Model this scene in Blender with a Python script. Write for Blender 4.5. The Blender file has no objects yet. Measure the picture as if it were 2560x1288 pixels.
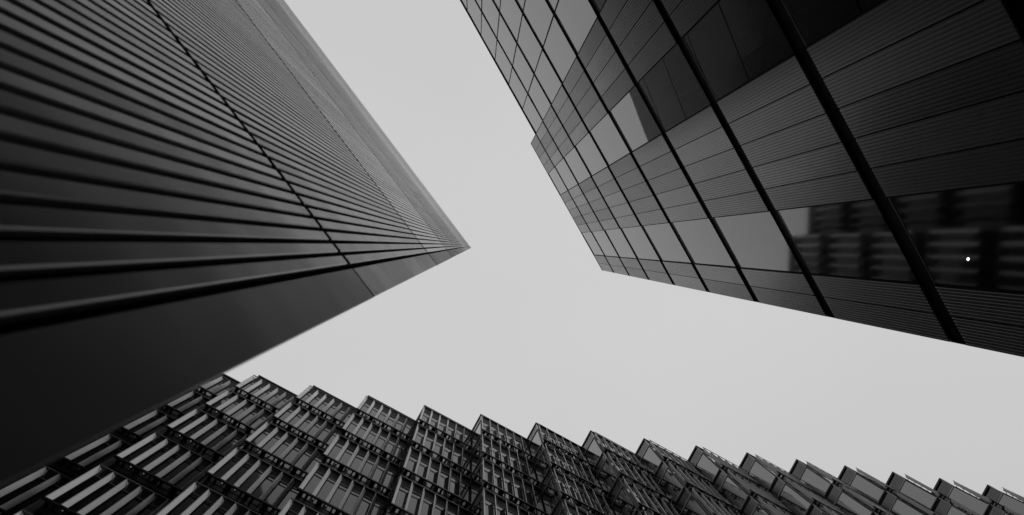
import bpy, bmesh, math, random
from mathutils import Matrix, Vector
random.seed(11)
sc = bpy.context.scene
col = sc.collection
R = math.radians

# ------------------------------------------------------------------ camera
F_PX = 1707.0                       # 24 mm lens on a 36 mm wide frame, in photo pixels
ZEN = (1194.0, 612.0)               # where the photo has its zenith
EYE = 1.6                           # eye height above the pavement
c_up = Vector((ZEN[0] - 1280, -(ZEN[1] - 644), -F_PX)).normalized()
base = Matrix(((1, 0, 0), (0, -1, 0), (0, 0, -1)))
CAM_ROT = (base @ c_up).rotation_difference(Vector((0, 0, 1))).to_matrix() @ base
cam = bpy.data.cameras.new('camera')
cam.lens = 24.0
cam.sensor_width = 36.0
cam.clip_start = 0.05
cam.clip_end = 6000
cam.dof.use_dof = True
cam.dof.focus_distance = 38.0
cam.dof.aperture_fstop = 3.6
cam_o = bpy.data.objects.new('camera', cam)
col.objects.link(cam_o)
cam_o.matrix_world = Matrix.Translation((0, 0, EYE)) @ CAM_ROT.to_4x4()
sc.camera = cam_o

# ------------------------------------------------------------------ sky, sun, exposure
SUN_EL, SUN_AZ = R(42), R(-3)       # azimuth measured from +X towards +Y
w = bpy.data.worlds.new('World')
sc.world = w
w.use_nodes = True
nt = w.node_tree
nt.nodes.clear()
out = nt.nodes.new('ShaderNodeOutputWorld')
bg = nt.nodes.new('ShaderNodeBackground')
sky = nt.nodes.new('ShaderNodeTexSky')
sky.sky_type = 'NISHITA'
sky.sun_disc = False
sky.sun_elevation = SUN_EL
sky.sun_rotation = R(90) - SUN_AZ
bw = nt.nodes.new('ShaderNodeRGBToBW')
tc = nt.nodes.new('ShaderNodeTexCoord')
sep = nt.nodes.new('ShaderNodeSeparateXYZ')
ramp = nt.nodes.new('ShaderNodeMapRange')         # overcast: a little brighter overhead
ramp.inputs['From Min'].default_value = 0.0
ramp.inputs['From Max'].default_value = 1.0
ramp.inputs['To Min'].default_value = 3.6
ramp.inputs['To Max'].default_value = 6.55
noi = nt.nodes.new('ShaderNodeTexNoise')
noi.inputs['Scale'].default_value = 1.3
noi.inputs['Detail'].default_value = 4
cl = nt.nodes.new('ShaderNodeMapRange')
cl.inputs['To Min'].default_value = 0.92
cl.inputs['To Max'].default_value = 1.10
mul = nt.nodes.new('ShaderNodeMath'); mul.operation = 'MULTIPLY'
mix = nt.nodes.new('ShaderNodeMix')
mix.inputs[0].default_value = 0.93                # cloud deck over the clear sky
bg.inputs['Strength'].default_value = 0.1
L = nt.links.new
L(sky.outputs[0], bw.inputs[0]); L(tc.outputs['Generated'], sep.inputs[0]); L(sep.outputs['Z'], ramp.inputs['Value'])
L(tc.outputs['Generated'], noi.inputs['Vector']); L(noi.outputs[0], cl.inputs['Value'])
L(ramp.outputs[0], mul.inputs[0]); L(cl.outputs[0], mul.inputs[1])
L(bw.outputs[0], mix.inputs[2]); L(mul.outputs[0], mix.inputs[3]); L(mix.outputs[0], bg.inputs['Color'])
L(bg.outputs[0], out.inputs['Surface'])

sun = bpy.data.lights.new('sun', 'SUN')
sun.energy = 0.75
sun.angle = R(25)
sun.color = (1, 1, 1)               # black-and-white photograph
sun_o = bpy.data.objects.new('sun', sun)
col.objects.link(sun_o)
sd = Vector((math.cos(SUN_EL) * math.cos(SUN_AZ), math.cos(SUN_EL) * math.sin(SUN_AZ), math.sin(SUN_EL)))
sun_o.rotation_euler = sd.to_track_quat('Z', 'Y').to_euler()
sc.view_settings.view_transform = 'Standard'
sc.view_settings.look = 'None'
sc.view_settings.gamma = 1
sc.view_settings.exposure = 0
sc.cycles.max_bounces = 10
sc.cycles.transparent_max_bounces = 12


# ------------------------------------------------------------------ materials
def mat(name, v, rough=0.5, metal=0.0, spec=0.5, ior=1.5, var=0.12, scale=(3, 3, 0.4), rvar=0.08, bump=0.0):
    m = bpy.data.materials.new(name)
    m.use_nodes = True
    n, l = m.node_tree.nodes, m.node_tree.links
    p = n['Principled BSDF']
    p.inputs['Metallic'].default_value = metal
    p.inputs['IOR'].default_value = ior
    p.inputs['Specular IOR Level'].default_value = spec
    t = n.new('ShaderNodeTexCoord'); mp = n.new('ShaderNodeMapping')
    mp.inputs['Scale'].default_value = scale
    ns = n.new('ShaderNodeTexNoise'); ns.inputs['Scale'].default_value = 1.0
    ns.inputs['Detail'].default_value = 6; ns.inputs['Roughness'].default_value = 0.6
    l.new(t.outputs['Object'], mp.inputs[0]); l.new(mp.outputs[0], ns.inputs['Vector'])
    a = n.new('ShaderNodeMapRange')
    a.inputs['From Min'].default_value = 0.3; a.inputs['From Max'].default_value = 0.7
    a.inputs['To Min'].default_value = v * (1 - var); a.inputs['To Max'].default_value = v * (1 + var)
    l.new(ns.outputs[0], a.inputs['Value'])
    oi = n.new('ShaderNodeObjectInfo'); rm = n.new('ShaderNodeMapRange'); pm = n.new('ShaderNodeMath'); pm.operation = 'MULTIPLY'
    rm.inputs['To Min'].default_value = 0.82; rm.inputs['To Max'].default_value = 1.18    # every piece is a little different
    l.new(oi.outputs['Random'], rm.inputs['Value']); l.new(a.outputs[0], pm.inputs[0]); l.new(rm.outputs[0], pm.inputs[1])
    l.new(pm.outputs[0], p.inputs['Base Color'])
    b = n.new('ShaderNodeMapRange')
    b.inputs['From Min'].default_value = 0.3; b.inputs['From Max'].default_value = 0.7
    b.inputs['To Min'].default_value = max(0.0, rough - rvar); b.inputs['To Max'].default_value = rough + rvar
    l.new(ns.outputs[0], b.inputs['Value'])
    ra = n.new('ShaderNodeMapRange'); ad = n.new('ShaderNodeMath')
    ra.inputs['To Min'].default_value = -0.2 * rough; ra.inputs['To Max'].default_value = 0.2 * rough
    l.new(oi.outputs['Random'], ra.inputs['Value']); l.new(b.outputs[0], ad.inputs[0]); l.new(ra.outputs[0], ad.inputs[1])
    l.new(ad.outputs[0], p.inputs['Roughness'])
    if bump:                         # slight waviness of thin sheet metal
        n2 = n.new('ShaderNodeTexNoise'); n2.inputs['Scale'].default_value = 2.5; n2.inputs['Detail'].default_value = 1
        bp = n.new('ShaderNodeBump'); bp.inputs['Strength'].default_value = 1.0; bp.inputs['Distance'].default_value = bump
        l.new(t.outputs['Object'], n2.inputs['Vector']); l.new(n2.outputs[0], bp.inputs['Height'])
        l.new(bp.outputs[0], p.inputs['Normal'])
    return m


def glass_see_through(name, tint, ior=1.7, rough=0.012):
    """window pane: fresnel mix of a mirror and a tinted see-through layer, slightly wavy"""
    m = bpy.data.materials.new(name)
    m.use_nodes = True
    n, l = m.node_tree.nodes, m.node_tree.links
    n.remove(n['Principled BSDF'])
    o = n['Material Output']
    mx = n.new('ShaderNodeMixShader'); g = n.new('ShaderNodeBsdfGlossy'); tr = n.new('ShaderNodeBsdfTransparent')
    fr = n.new('ShaderNodeFresnel'); fr.inputs['IOR'].default_value = ior
    g.inputs['Roughness'].default_value = rough
    g.inputs['Color'].default_value = (0.94, 0.94, 0.94, 1)
    tr.inputs['Color'].default_value = (tint, tint, tint, 1)
    t = n.new('ShaderNodeTexCoord'); ns = n.new('ShaderNodeTexNoise')
    ns.inputs['Scale'].default_value = 0.9; ns.inputs['Detail'].default_value = 1
    bp = n.new('ShaderNodeBump'); bp.inputs['Strength'].default_value = 0.03; bp.inputs['Distance'].default_value = 0.03
    l.new(t.outputs['Object'], ns.inputs['Vector']); l.new(ns.outputs[0], bp.inputs['Height'])
    l.new(bp.outputs[0], g.inputs['Normal'])
    l.new(fr.outputs[0], mx.inputs[0]); l.new(tr.outputs[0], mx.inputs[1]); l.new(g.outputs[0], mx.inputs[2])
    l.new(mx.outputs[0], o.inputs['Surface'])
    return m


def fin_glass(name, v, tv):
    """etched fin: diffuse with some light coming through"""
    m = bpy.data.materials.new(name)
    m.use_nodes = True
    n, l = m.node_tree.nodes, m.node_tree.links
    p = n['Principled BSDF']
    p.inputs['Base Color'].default_value = (v, v, v, 1); p.inputs['Roughness'].default_value = 0.45
    t = n.new('ShaderNodeBsdfTranslucent'); t.inputs['Color'].default_value = (tv, tv, tv, 1)
    mx = n.new('ShaderNodeMixShader'); mx.inputs[0].default_value = 0.06
    l.new(p.outputs[0], mx.inputs[1]); l.new(t.outputs[0], mx.inputs[2])
    l.new(mx.outputs[0], n['Material Output'].inputs['Surface'])
    return m


M = {
    'strip': mat('brushed_metal_strip', 0.10, 0.23, 0.0, 0.5, 1.5, bump=0.005, rvar=0.02, var=0.25, scale=(6, 6, 0.25)),
    'corner': mat('flat_metal_panel', 0.08, 0.34, 0.0, 0.5, 1.5, rvar=0.03, var=0.25, bump=0.005, scale=(2.5, 2.5, 0.6)),
    'black': mat('black_gasket', 0.006, 0.8, 0.0, 0.1, var=0.3),
    'ribbed': mat('dark_ribbed_metal', 0.035, 0.27, 0.0, 0.5, 1.75, rvar=0.02, scale=(2, 2, 0.3)),
    'trim': mat('dark_trim', 0.05, 0.45, 0.0, 0.4),
    'pane': glass_see_through('tower_glass', 0.3, 2.6),
    'haze_pane': glass_see_through('tower_hazy_glass', 0.3, 2.15, 0.055),
    'inside': mat('dark_interior', 0.05, 0.9, spec=0.1),
    'ceiling': mat('interior_ceiling', 0.10, 0.9, spec=0.1),
    'roof': mat('roof_membrane', 0.2, 0.9),
    'core': mat('black_framed_wall', 0.01, 0.6, spec=0.08),
    'frame': mat('dark_metal_frame', 0.02, 0.5, spec=0.2),
    'rail': mat('grey_metal_rail', 0.16, 0.45, spec=0.4),
    'lightbar': mat('pale_metal_transom', 0.5, 0.4),
    'sglass': mat('side_window_glass', 0.02, 0.04, spec=0.5, ior=2.6, rvar=0.02, var=0.2, scale=(0.8, 0.8, 0.8)),
    'bglass': mat('tinted_window_glass', 0.015, 0.05, spec=0.5, ior=1.5, rvar=0.02, var=0.2, scale=(0.8, 0.8, 0.8)),
    'spandrel': mat('dark_spandrel_metal', 0.03, 0.25, 0.0, 0.5, 2.0),
    'fin': fin_glass('etched_fin', 0.72, 0.7),
    'ground': mat('paving_stone', 0.28, 0.85, var=0.2, scale=(2, 2, 2)),
}


# ------------------------------------------------------------------ helpers
class MB:
    def __init__(s): s.v, s.f, s.m = [], [], []

    def hexa(s, p, mi=0):           # 8 corners: bottom ring of 4, top ring of 4
        b = len(s.v); s.v += [tuple(q) for q in p]
        for f in ((3, 2, 1, 0), (4, 5, 6, 7), (0, 1, 5, 4), (1, 2, 6, 5), (2, 3, 7, 6), (3, 0, 4, 7)):
            s.f.append(tuple(b + i for i in f)); s.m.append(mi)

    def box(s, fr, x0, x1, y0, y1, z0, z1, mi=0):
        s.hexa([fr(x, y, z) for z in (z0, z1) for x, y in ((x0, y0), (x1, y0), (x1, y1), (x0, y1))], mi)

    def prism(s, fr, poly, z0, z1, mi=0):
        b = len(s.v); n = len(poly)
        s.v += [tuple(fr(x, y, z0)) for x, y in poly] + [tuple(fr(x, y, z1)) for x, y in poly]
        for i in range(n):
            j = (i + 1) % n; s.f.append((b + i, b + j, b + n + j, b + n + i)); s.m.append(mi)
        s.f.append(tuple(b + n - 1 - i for i in range(n))); s.m.append(mi)
        s.f.append(tuple(b + n + i for i in range(n))); s.m.append(mi)

    def add(s, o):
        b = len(s.v); s.v += o.v; s.f += [tuple(b + i for i in f) for f in o.f]; s.m += o.m

    def build(s, name, mats, parent=None, recalc=True, **props):
        me = bpy.data.meshes.new(name)
        me.from_pydata(s.v, [], s.f)
        if not isinstance(mats, (list, tuple)): mats = [mats]
        for m in mats: me.materials.append(m)
        if len(mats) > 1: me.polygons.foreach_set('material_index', s.m)
        me.update()
        if recalc:
            bm = bmesh.new(); bm.from_mesh(me)
            bmesh.ops.recalc_face_normals(bm, faces=bm.faces); bm.to_mesh(me); bm.free()
        o = bpy.data.objects.new(name, me)
        col.objects.link(o)
        if parent is not None:
            o.parent = parent
            o.matrix_parent_inverse = parent.matrix_basis.inverted()
        for k, v in props.items(): o[k] = v
        return o


def thing(name, label, cat, loc):
    o = bpy.data.objects.new(name, None)
    col.objects.link(o)
    o.location = loc
    o['label'] = label; o['category'] = cat
    return o


CAM_INV = CAM_ROT.transposed()


def pix(p):
    """photo pixel of a world point; only used to find which repeats the photo shows"""
    c = CAM_INV @ (Vector(p) - Vector((0, 0, EYE)))
    if c.z > -0.01: return None
    return (1280 + F_PX * c.x / -c.z, 644 - F_PX * c.y / -c.z)


def shown(pts, occl=True):
    """area in the picture of a part's outline (0 when the photo shows nothing of it)"""
    q = [pix(p) for p in pts]
    if any(a is None for a in q): return 0
    a = 0
    for i in range(len(q)):
        j = (i + 1) % len(q); a += q[i][0] * q[j][1] - q[j][0] * q[i][1]
    cx = sum(t[0] for t in q) / len(q); cy = sum(t[1] for t in q) / len(q)
    if not (min(t[0] for t in q) < 2560 and max(t[0] for t in q) > 0 and min(t[1] for t in q) < 1288 and max(t[1] for t in q) > 0):
        return 0
    if occl and all(t[1] < 1200 - 0.489 * t[0] for t in q if t): return 0
    return abs(a) / 2


def H(h): return h + EYE


# ------------------------------------------------------------------ ground
g = MB()
g.box(lambda x, y, z: (x, y, z), -3000, 3000, -3000, 3000, -0.5, 0.0)
g.build('ground', M['ground'], None, label='pale stone paving below the three towers', kind='structure')

# ------------------------------------------------------------------ left tower: vertical metal strips
DL = 0.43
nL = Vector((-0.7986, 0.6019)); dL = Vector((0.6019, 0.7986))
def fL(s, q, z):
    p = nL * (DL + q) + dL * s
    return (p.x, p.y, z)
LS0, LS1 = -0.078, -29.0            # corner, far end
SLANT = 0.33                        # the hidden side runs back at an acute angle
LGR = (-0.212, -0.235)              # dark groove beside the corner panel
PER = 0.0568
ltop = H(42.6)
left = thing('metal_clad_tower', 'tall dark tower with narrow vertical metal strips, almost touching the viewer on the left',
             'tower', fL(-14.5, 10, 0))
m_ = MB()
m_.prism(fL, [(LS0 - 0.03, 0.03), (LS0 - 0.03 - 22 * SLANT, 22), (LS1, 22), (LS1, 0.03)], 0, ltop - 0.05)
m_.build('wall', M['black'], left)
joints = [0.0] + [H(2.606 + 4.0 * k) for k in range(10)] + [ltop]
GAP = 0.045
for k in range(len(joints) - 1):
    z0 = joints[k] + (0 if not k else 0.03 if k == 1 else GAP); z1 = joints[k + 1] - (0.03 if k == 0 else GAP if k < 10 else 0)
    mb = MB()
    s = LGR[1]
    first = True
    while s - PER > LS1:
        wdt = PER * 0.70
        dq = random.uniform(-0.0006, 0.0006)
        tw = random.uniform(-0.0005, 0.0005)
        a, b = s, s - wdt
        if first: first = False
        prof = [(a, 0.028), (a, dq + 0.003 + tw), (a - 0.003, dq + tw), (b + 0.003, dq - tw), (b, dq + 0.003 - tw), (b, 0.028)]
        e0 = random.uniform(-0.003, 0.003) if k else 0
        mb.prism(fL, prof, z0, z1 + e0)
        s -= PER
    mb.build('strip_cladding', M['strip'], left)
    cp = MB()
    off = random.uniform(-0.002, 0.002)
    so = LS0 + random.uniform(-0.002, 0.002)
    cp.prism(fL, [(LGR[0], 0.05), (LGR[0], 0.002 + off), (LGR[0] + 0.002, off), (so - 0.002, off), (so, 0.002 + off), (so - 0.012, 0.04), (so - 0.02, 0.05)],
             z0 - (0.02 if k else 0), z1 + 0.012)
    cp.build('corner_panel', M['corner'], left)
sb = MB()                            # plain cladding of the side that runs away from the viewer
for k in range(len(joints) - 1):
    for c in range(12):
        y0 = 0.06 + c * 1.82; y1 = y0 + 1.79
        sb.prism(fL, [(LS0 - 0.029 - SLANT * y0, y0), (LS0 - 0.012 - SLANT * y0, y0), (LS0 - 0.012 - SLANT * y1, y1), (LS0 - 0.029 - SLANT * y1, y1)], joints[k] + (GAP if k else 0), joints[k + 1] - GAP)
sb.build('side_cladding', M['corner'], left)
rf = MB(); rf.prism(fL, [(LS0 - 0.1, 0.06), (LS0 - 0.1 - 21.9 * SLANT, 21.9), (LS1 + 0.05, 21.9), (LS1 + 0.05, 0.06)], ltop - 0.049, ltop - 0.02)
rf.build('roof', M['roof'], left)

# ------------------------------------------------------------------ right tower: ribbed panels and glass
DR = 5.99
nR = Vector((0.86893, -0.49494)); dR = Vector((0.49494, 0.86893))
def fR(s, q, z):
    p = nR * (DR + q) + dR * s
    return (p.x, p.y, z)
right = thing('glass_panel_tower', 'dark tower of ribbed metal panels and glass strips crossed by black bands, upper right',
              'tower', fR(-9, 10, 0))
S = lambda v: v * DR
rtop = H(7.084 * DR); RS1 = S(-4.6)
lev = [H((0.449 + 0.6695 * k) * DR) for k in range(10)]     # floor band centres
BH = 0.20                                                    # half height of a band
glass_top = lev[9] + 0.1
# interior: floor slabs with ceilings, and a dark core
it = MB()
it.prism(fR, [(S(.88) - .1, 5.0), (S(.88) - .1, 21), (RS1, 21), (RS1, 5.0)], 0, glass_top - 0.3)
it.build('core_wall', M['inside'], right)
sl = MB()
for z in lev:
    sl.prism(fR, [(S(.88) - .1, 0.13), (S(.88) - .1, 4.99), (RS1, 4.99), (RS1, 0.13)], z - 0.24, z + 0.1)
sl.build('floor_slab', M['ceiling'], right)
sw = MB()
sw.box(fR, S(.88) - 0.09, S(.88) - 0.002, 0.12, 21, 0, rtop - 0.3)
sw.build('side_wall', M['trim'], right)
bk = MB()                                                    # parapet backs of the ribbed parts
bk.box(fR, S(-.64), S(.88) - 0.1, 0.14, 0.5, lev[9] + 0.12, rtop - 0.03)
bk.build('parapet_wall', M['trim'], right)
rr = MB()
rr.prism(fR, [(S(.88) - .1, 0.51), (S(.88) - .1, 21), (RS1, 21), (RS1, 0.51)], glass_top - 0.28, glass_top - 0.2)
rr.build('roof', M['roof'], right)
for k, z in enumerate(lev):                                  # recessed black bands with a thin sill
    b_ = MB()
    b_.box(fR, RS1, S(.88) - .003, 0.055, 0.125, z - BH - 0.02, z + BH + 0.02)
    b_.box(fR, S(.88) - .02, S(.88) - .0105, 0.004, 0.0545, z - BH - 0.002, z + BH + 0.002)
    b_.build('floor_band', M['black'], right)
    t_ = MB()
    t_.box(fR, RS1, S(.88) - .005, 0.012, 0.054, z - BH - 0.035, z - BH - 0.004)
    t_.build('band_sill', M['trim'], right)

cuts_ribbed = [.88, .788, .694], [.425, .337, .247, .157, .067, -.024], [-.283, -.373, -.463, -.552, -.64]
glass_cuts = [(.694, .425), (-.024, -.283)]
x = -.64
while x * DR > RS1 + 1:
    glass_cuts.append((x, x - .263)); x -= .263


def ribbed(s0, s1, z0, z1, teeth=True):
    """corrugated sheet between s0 > s1; ribs run up and down"""
    mb = MB()
    n = 9; g_ = 0.010
    a, b = s0 - g_, s1 + g_
    p = (a - b) / n
    prof = []
    for i in range(n):
        u = a - i * p
        prof += [(u, 0.0), (u - p * .55, 0.0), (u - p * .68, 0.011), (u - p * .90, 0.011)]
    prof.append((b, 0.0))
    poly = prof + [(b, 0.035), (a, 0.035)]
    mb.prism(fR, poly, z0, z1)
    return mb


z_edges = [0.3] + lev + [rtop]
rest_panel, rest_pane = MB(), MB()
cand = []
for k in range(len(z_edges) - 1):
    z0 = z_edges[k] + (BH if k else 0)
    z1 = z_edges[k + 1] - (BH if k < len(lev) else 0)
    if k == len(lev): z1 = rtop
    for grp in cuts_ribbed:
        for a, b in zip(grp[:-1], grp[1:]):
            pts = [fR(S(a), 0, z0), fR(S(b), 0, z0), fR(S(b), 0, z1), fR(S(a), 0, z1)]
            cand.append(('ribbed_panel', shown(pts, False), ribbed(S(a), S(b), z0, z1)))
    for gi, (a, b) in enumerate(glass_cuts):
        if k == len(lev) and gi > 1: continue
        if gi > 1 and k < 4:                                 # unseen far lower storeys: dark cladding added to dim reflections on the left tower
            for t in range(3):
                u0 = a + (b - a) * t / 3; u1 = a + (b - a) * (t + 1) / 3
                cand.append(('ribbed_panel', 0, ribbed(S(u0), S(u1), z0, z1)))
            continue
        pts = [fR(S(a), 0, z0), fR(S(b), 0, z0), fR(S(b), 0, z1), fR(S(a), 0, z1)]
        pm = MB()
        tilt = random.uniform(-0.004, 0.004); t2 = random.uniform(-0.003, 0.003)
        A, B = S(a) - 0.022, S(b) + 0.022
        q = [fR(A, 0.02 + tilt, z0), fR(A, 0.02 + tilt + t2, z1), fR(B, 0.02 - tilt + t2, z1), fR(B, 0.02 - tilt, z0)]
        nn = (Vector(q[1]) - Vector(q[0])).cross(Vector(q[3]) - Vector(q[0]))
        if nn.dot(Vector((nR.x, nR.y, 0))) > 0: q.reverse()
        pm.v += q; pm.f.append((0, 1, 2, 3)); pm.m.append(0)
        cand.append(('window_pane', shown(pts, False), pm, gi))
for kind, rest, mm in (('ribbed_panel', rest_panel, M['ribbed']), ('window_pane', rest_pane, M['pane'])):
    lst = sorted([c for c in cand if c[0] == kind], key=lambda c: -c[1])
    n = 0
    for it_ in lst:
        a, mb = it_[1], it_[2]
        if a > 0 and n < 100: mb.build(kind, M['haze_pane'] if len(it_) > 3 and it_[3] == 0 else mm, right, recalc=(kind == 'ribbed_panel')); n += 1
        else: rest.add(mb)
    if rest.v: rest.build(kind, mm, right, recalc=(kind == 'ribbed_panel'), kind='stuff')
mu = MB()                                                    # joints between panels, mullions between panes
allc = sorted({c for grp in cuts_ribbed for c in grp} | {c for g2 in glass_cuts for c in g2}, reverse=True)
for k in range(len(z_edges) - 1):
    z0 = z_edges[k] + (BH if k else 0); z1 = z_edges[k + 1] - (BH if k < len(lev) else 0)
    for c in allc[1:]:
        if k == len(lev) and c < -.65: continue
        isg = any(abs(c - e) < 1e-6 for g2 in glass_cuts for e in g2)
        if isg: mu.box(fR, S(c) - 0.020, S(c) + 0.020, 0.006, 0.12, z0 + 0.001, z1 - 0.001)
        else: mu.box(fR, S(c) - 0.0095, S(c) + 0.0095, 0.02, 0.12, z0 + 0.001, z1 - 0.001)
    for grp in cuts_ribbed:                                  # backing behind the corrugated sheets
        mu.box(fR, S(grp[-1]) + 0.021, S(grp[0]) - 0.021, 0.0362, 0.0545 if k else 0.0545, z0 + 0.002, z1 - 0.04)
mu.build('mullion', M['black'], right, kind='stuff')
cp = MB()
cp.box(fR, S(-.64), S(.88), -0.012, 0.52, rtop + 0.001, rtop + 0.05)
cp.box(fR, RS1, S(-.64) - 0.001, -0.008, 0.5, lev[9] + BH + 0.021, lev[9] + BH + 0.06)
cp.build('coping', M['trim'], right)

# two small ceiling lights behind the lower glass
def emis(name, v):
    m = bpy.data.materials.new(name); m.use_nodes = True
    p = m.node_tree.nodes['Principled BSDF']
    p.inputs['Emission Color'].default_value = (1, 1, 1, 1); p.inputs['Emission Strength'].default_value = v
    return m
ML = emis('lamp_lens', 12.0)
def disc(mb, c, r0, r1, z0, z1, n=20, mi=0):
    """ring (or disc when r0 is 0) round plan point c"""
    poly = [(c.x + r1 * math.cos(2 * math.pi * i / n), c.y + r1 * math.sin(2 * math.pi * i / n)) for i in range(n)]
    if r0 == 0:
        mb.prism(lambda x, y, z: (x, y, z), poly, z0, z1, mi); return
    pin = [(c.x + r0 * math.cos(2 * math.pi * i / n), c.y + r0 * math.sin(2 * math.pi * i / n)) for i in range(n)]
    for i in range(n):
        j = (i + 1) % n
        mb.hexa([(*poly[i], z0), (*poly[j], z0), (*pin[j], z0), (*pin[i], z0), (*poly[i], z1), (*poly[j], z1), (*pin[j], z1), (*pin[i], z1)], mi)
def ray_at(px, py, h):
    wv = CAM_ROT @ Vector((px - 1280, -(py - 644), -F_PX)); return Vector((wv.x / wv.z * h, wv.y / wv.z * h))
zc = lev[2] - 0.24
for px, py, r, lab in ((2420, 648, 0.024, 'bright round ceiling light shining behind the lowest glass strip of the right tower'),
                       (2396, 711, 0.008, 'tiny dim pinpoint ceiling light behind glass, just below the bright one')):
    c = ray_at(px, py, zc - 0.01 - EYE)
    lt = thing('ceiling_light', lab, 'ceiling light', (c.x, c.y, zc))
    a = MB(); disc(a, c, 0, r, zc - 0.012, zc - 0.002); a.build('lens', ML, lt)
    a = MB(); disc(a, c, r + 0.001, r + 0.015, zc - 0.016, zc - 0.001); a.build('trim_ring', M['trim'], lt)

# ------------------------------------------------------------------ far building: stepped bays with sunshade fins
EA = R(29)
e = Vector((math.cos(EA), math.sin(EA))); inn = Vector((-math.sin(EA), math.cos(EA)))
peaks = [(-12.90, 7.78), (-9.72, 8.42), (-6.50, 9.05), (-3.17, 9.67), (0.20, 10.25), (3.53, 10.80), (6.86, 11.33), (10.14, 11.85), (13.37, 12.34),
         (16.55, 12.82), (19.68, 13.28), (22.75, 13.72), (25.80, 14.16), (28.83, 14.61), (31.95, 15.08)]
peaks = [Vector(p) for p in peaks]
st = Vector((-3.12, -0.70))
for k in range(9):                       # the row goes on to the left, behind the left tower
    peaks.insert(0, peaks[0] + st); st = Matrix.Rotation(R(0.7), 2) @ st
for k in range(3): peaks.append(peaks[-1] + Vector((3.08, 0.48)))
BTOP = 41.0; FB = 4.0; NST = 10
office = thing('stepped_office_building', 'long office block with saw-tooth bays, pale upright sunshade fins and dark walkways, along the bottom',
               'office building', (8, 20, 0))
outline = []
bays = []
for k in range(len(peaks) - 1):
    d = peaks[k + 1] - peaks[k]
    a = d.dot(e); b = -d.dot(inn)
    bays.append((peaks[k], a, b))
    outline += [peaks[k] + inn * 0.03 + e * 0.03, peaks[k] + e * (a + 0.03) + inn * 0.03]
outline += [peaks[-1] + inn * 0.03, peaks[-1] + inn * 16, peaks[0] + inn * 16]
# the body, one prism per bay-wide slice so the concave outline stays clean
body = MB()
for k, (P, a, b) in enumerate(bays):
    fr = lambda x, y, z, P=P: (*(P + e * x + inn * y), z)
    body.box(fr, 0.03, a + (0.03 if k < len(bays) - 1 else 0), 0.03, 16, 0, H(BTOP) - 0.17)
body.build('wall', M['core'], office)

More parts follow.
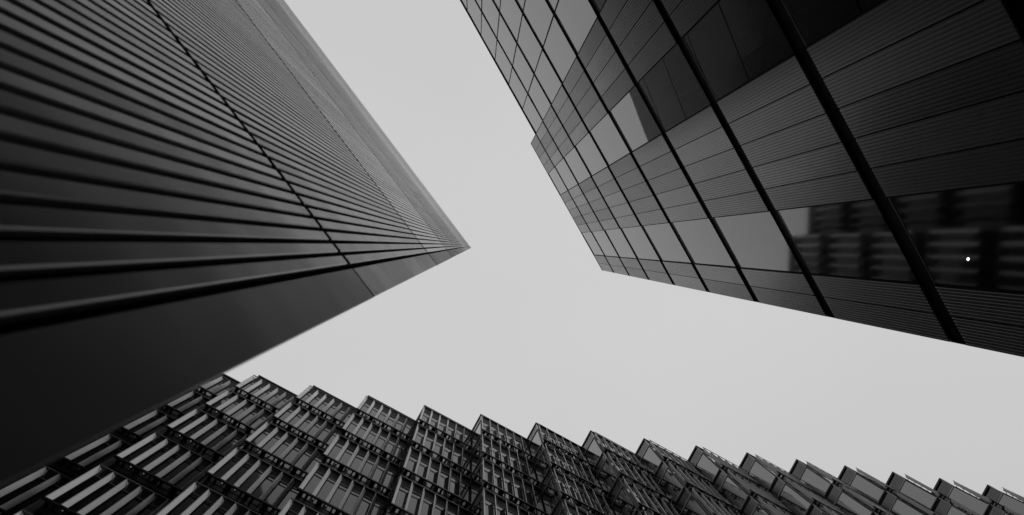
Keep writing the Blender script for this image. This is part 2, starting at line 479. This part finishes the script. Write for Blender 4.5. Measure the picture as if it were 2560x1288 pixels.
fins, panes, rets, wks, spans, rls = [], [], [], [], [], []
BN = 6
for k, (P, a, b) in enumerate(bays):
    fr = lambda x, y, z, P=P: (*(P + e * x + inn * y), z)
    pit = (a - 0.02) / BN
    c_ = MB()
    c_.box(fr, -0.05, a - 0.051, -0.05, 0.6, H(BTOP) - 0.16, H(BTOP))
    bp = bays[k - 1][2] if k else 1.1
    c_.box(fr, -0.05, 0.3, 0.601, bp + 0.5, H(BTOP) - 0.16, H(BTOP))
    c_.build('coping', M['frame'], office)
    for j in range(NST):
        zt = H(39.8 - FB * j); zb = H(36.85 - FB * j)
        # fins
        for m in range(BN):
            x = -0.09 + pit * m
            th = 0.016
            pr = [(x - th, -0.265), (x + th, -0.265), (x + 0.115 + th, -0.105), (x + 0.115 - th, -0.105)]
            f_ = MB(); f_.prism(fr, pr, zb + 0.001, zt - 0.001)
            pts = [fr(x, -.265, zb), fr(x + .115, -.105, zb), fr(x + .115, -.105, zt), fr(x, -.265, zt)]
            fins.append((shown(pts), f_))
        # rails of the outer screen, brackets back to the wall
        r_ = MB()
        r_.box(fr, -0.12, a - 0.06, -0.28, -0.245, zt, zt + 0.045)
        r_.box(fr, 0.0, a - 0.02, -0.03, -0.003, zt - 0.30, zt - 0.25)
        for m in range(0, BN + 1):
            x = min(0.03 + pit * m, a - 0.1)
            r_.hexa([fr(x - .014, -.2455, zt + .002), fr(x + .014, -.2455, zt + .002), fr(x + .074, -.004, zt - .275), fr(x + .046, -.004, zt - .275),
                     fr(x - .014, -.2455, zt + .04), fr(x + .014, -.2455, zt + .04), fr(x + .074, -.004, zt - .24), fr(x + .046, -.004, zt - .24)])
        spt = [fr(0, -.275, zt), fr(a, -.275, zt), fr(a, -.275, zt + .05), fr(0, -.275, zt + .05)]
        rls.append((shown(spt), r_))
        # walkway grating with slots
        w_ = MB()
        z0, z1 = zb - 0.09, zb - 0.05
        w_.box(fr, -0.12, a - 0.06, -0.278, -0.21, zb - 0.10, zb)
        w_.box(fr, 0.0, a - 0.06, -0.045, 0.028, z0, z1)
        w_.box(fr, 0.0, a - 0.06, -0.03, 0.028, zb - 0.42, z0 - 0.001)
        x = 0.0
        i = 0
        while x < a - 0.1:
            ln = (0.16, 0.10, 0.22, 0.07)[i % 4]; hole = (0.10, 0.36, 0.36, 0.10)[i % 4]
            w_.box(fr, x, min(x + ln, a - 0.061), -0.212, -0.044, z0 + 0.002, z1 - 0.002)
            x += ln + hole; i += 1
        spt = [fr(0, -.27, z0), fr(a, -.27, z0), fr(a, 0, z0), fr(0, 0, z0)]
        wks.append((shown(spt), w_))
        # window panes of the long face: one between each two fins, with a dark mullion proud of it
        for m in range(BN):
            x0, x1 = 0.03 + pit * m + 0.05, 0.03 + pit * (m + 1) - 0.03
            if m == BN - 1: x1 = a - 0.08
            ti = random.uniform(-0.008, 0.008); tj = random.uniform(-0.015, 0.015)
            p_ = MB()
            z0, z1 = zb + 0.05, zt - 0.35
            p_.hexa([fr(x0, 0.0 + ti, z0), fr(x1, 0.0 - ti, z0), fr(x1, 0.04, z0), fr(x0, 0.04, z0),
                     fr(x0, 0.0 + ti + tj, z1), fr(x1, 0.0 - ti + tj, z1), fr(x1, 0.04, z1), fr(x0, 0.04, z1)])
            panes.append((shown([fr(x0, 0, z0), fr(x1, 0, z0), fr(x1, 0, z1), fr(x0, 0, z1)]), p_))
        # side face that steps out to this bay's corner: glass, pale transoms, ribbed spandrel
        zg0 = H(36.85 - FB * j); zg1 = zg0 + 2.87
        y0, y1 = 0.035, bp - 0.02
        wnd = MB()
        wnd.box(fr, 0.0, 0.029, y0 + 0.03, y1 - 0.02, zg0 + 0.03, zg1 - 0.03, 0)
        wnd.box(fr, -0.035, 0.0285, y0 - 0.02, y1, zg0 - 0.02, zg0 + 0.0295, 1)
        wnd.box(fr, -0.035, 0.0285, y0 - 0.02, y1, zg1 - 0.0295, zg1 + 0.02, 1)
        wnd.box(fr, -0.02, 0.0285, -0.012, y0 + 0.0295, zg0 + 0.0305, zg1 - 0.0305, 2)
        rets.append((shown([fr(0, y0, zg0), fr(0, y1, zg0), fr(0, y1, zg1), fr(0, y0, zg1)]), wnd))
        sp = MB()
        zs0 = zg1 + 0.021; zs1 = H(BTOP) - 0.30 if j == 0 else zg0 + FB - 0.33
        n = 12; hgt = (zs1 - zs0) / n
        for i in range(n):
            sp.box(fr, -0.006, 0.028, y0, y1 - 0.01, zs0 + i * hgt, zs0 + (i + 0.62) * hgt)
            sp.box(fr, 0.006, 0.0275, y0 + 0.001, y1 - 0.011, zs0 + (i + 0.62) * hgt + 0.0005, zs0 + (i + 1) * hgt - 0.0005)
        sp.box(fr, -0.02, 0.0285, -0.012, y0 - 0.001, zs0, zs1 + 0.16)
        spans.append((shown([fr(0, y0, zs0), fr(0, y1, zs0), fr(0, y1, zs1), fr(0, y0, zs1)]), sp))
for name, lst, mm in (('sunshade_fin', fins, M['fin']), ('window_pane', panes, M['bglass']), ('screen_rail', rls, M['rail']),
                      ('walkway', wks, M['frame']), ('side_window', rets, [M['sglass'], M['lightbar'], M['frame']]),
                      ('side_spandrel', spans, M['spandrel'])):
    lst = sorted(lst, key=lambda c: -c[0]); rest = MB(); n = 0
    for a, mb in lst:
        if a > 0 and n < 100: mb.build(name, mm, office); n += 1
        else: rest.add(mb)
    if rest.v: rest.build(name, mm, office, kind='stuff')
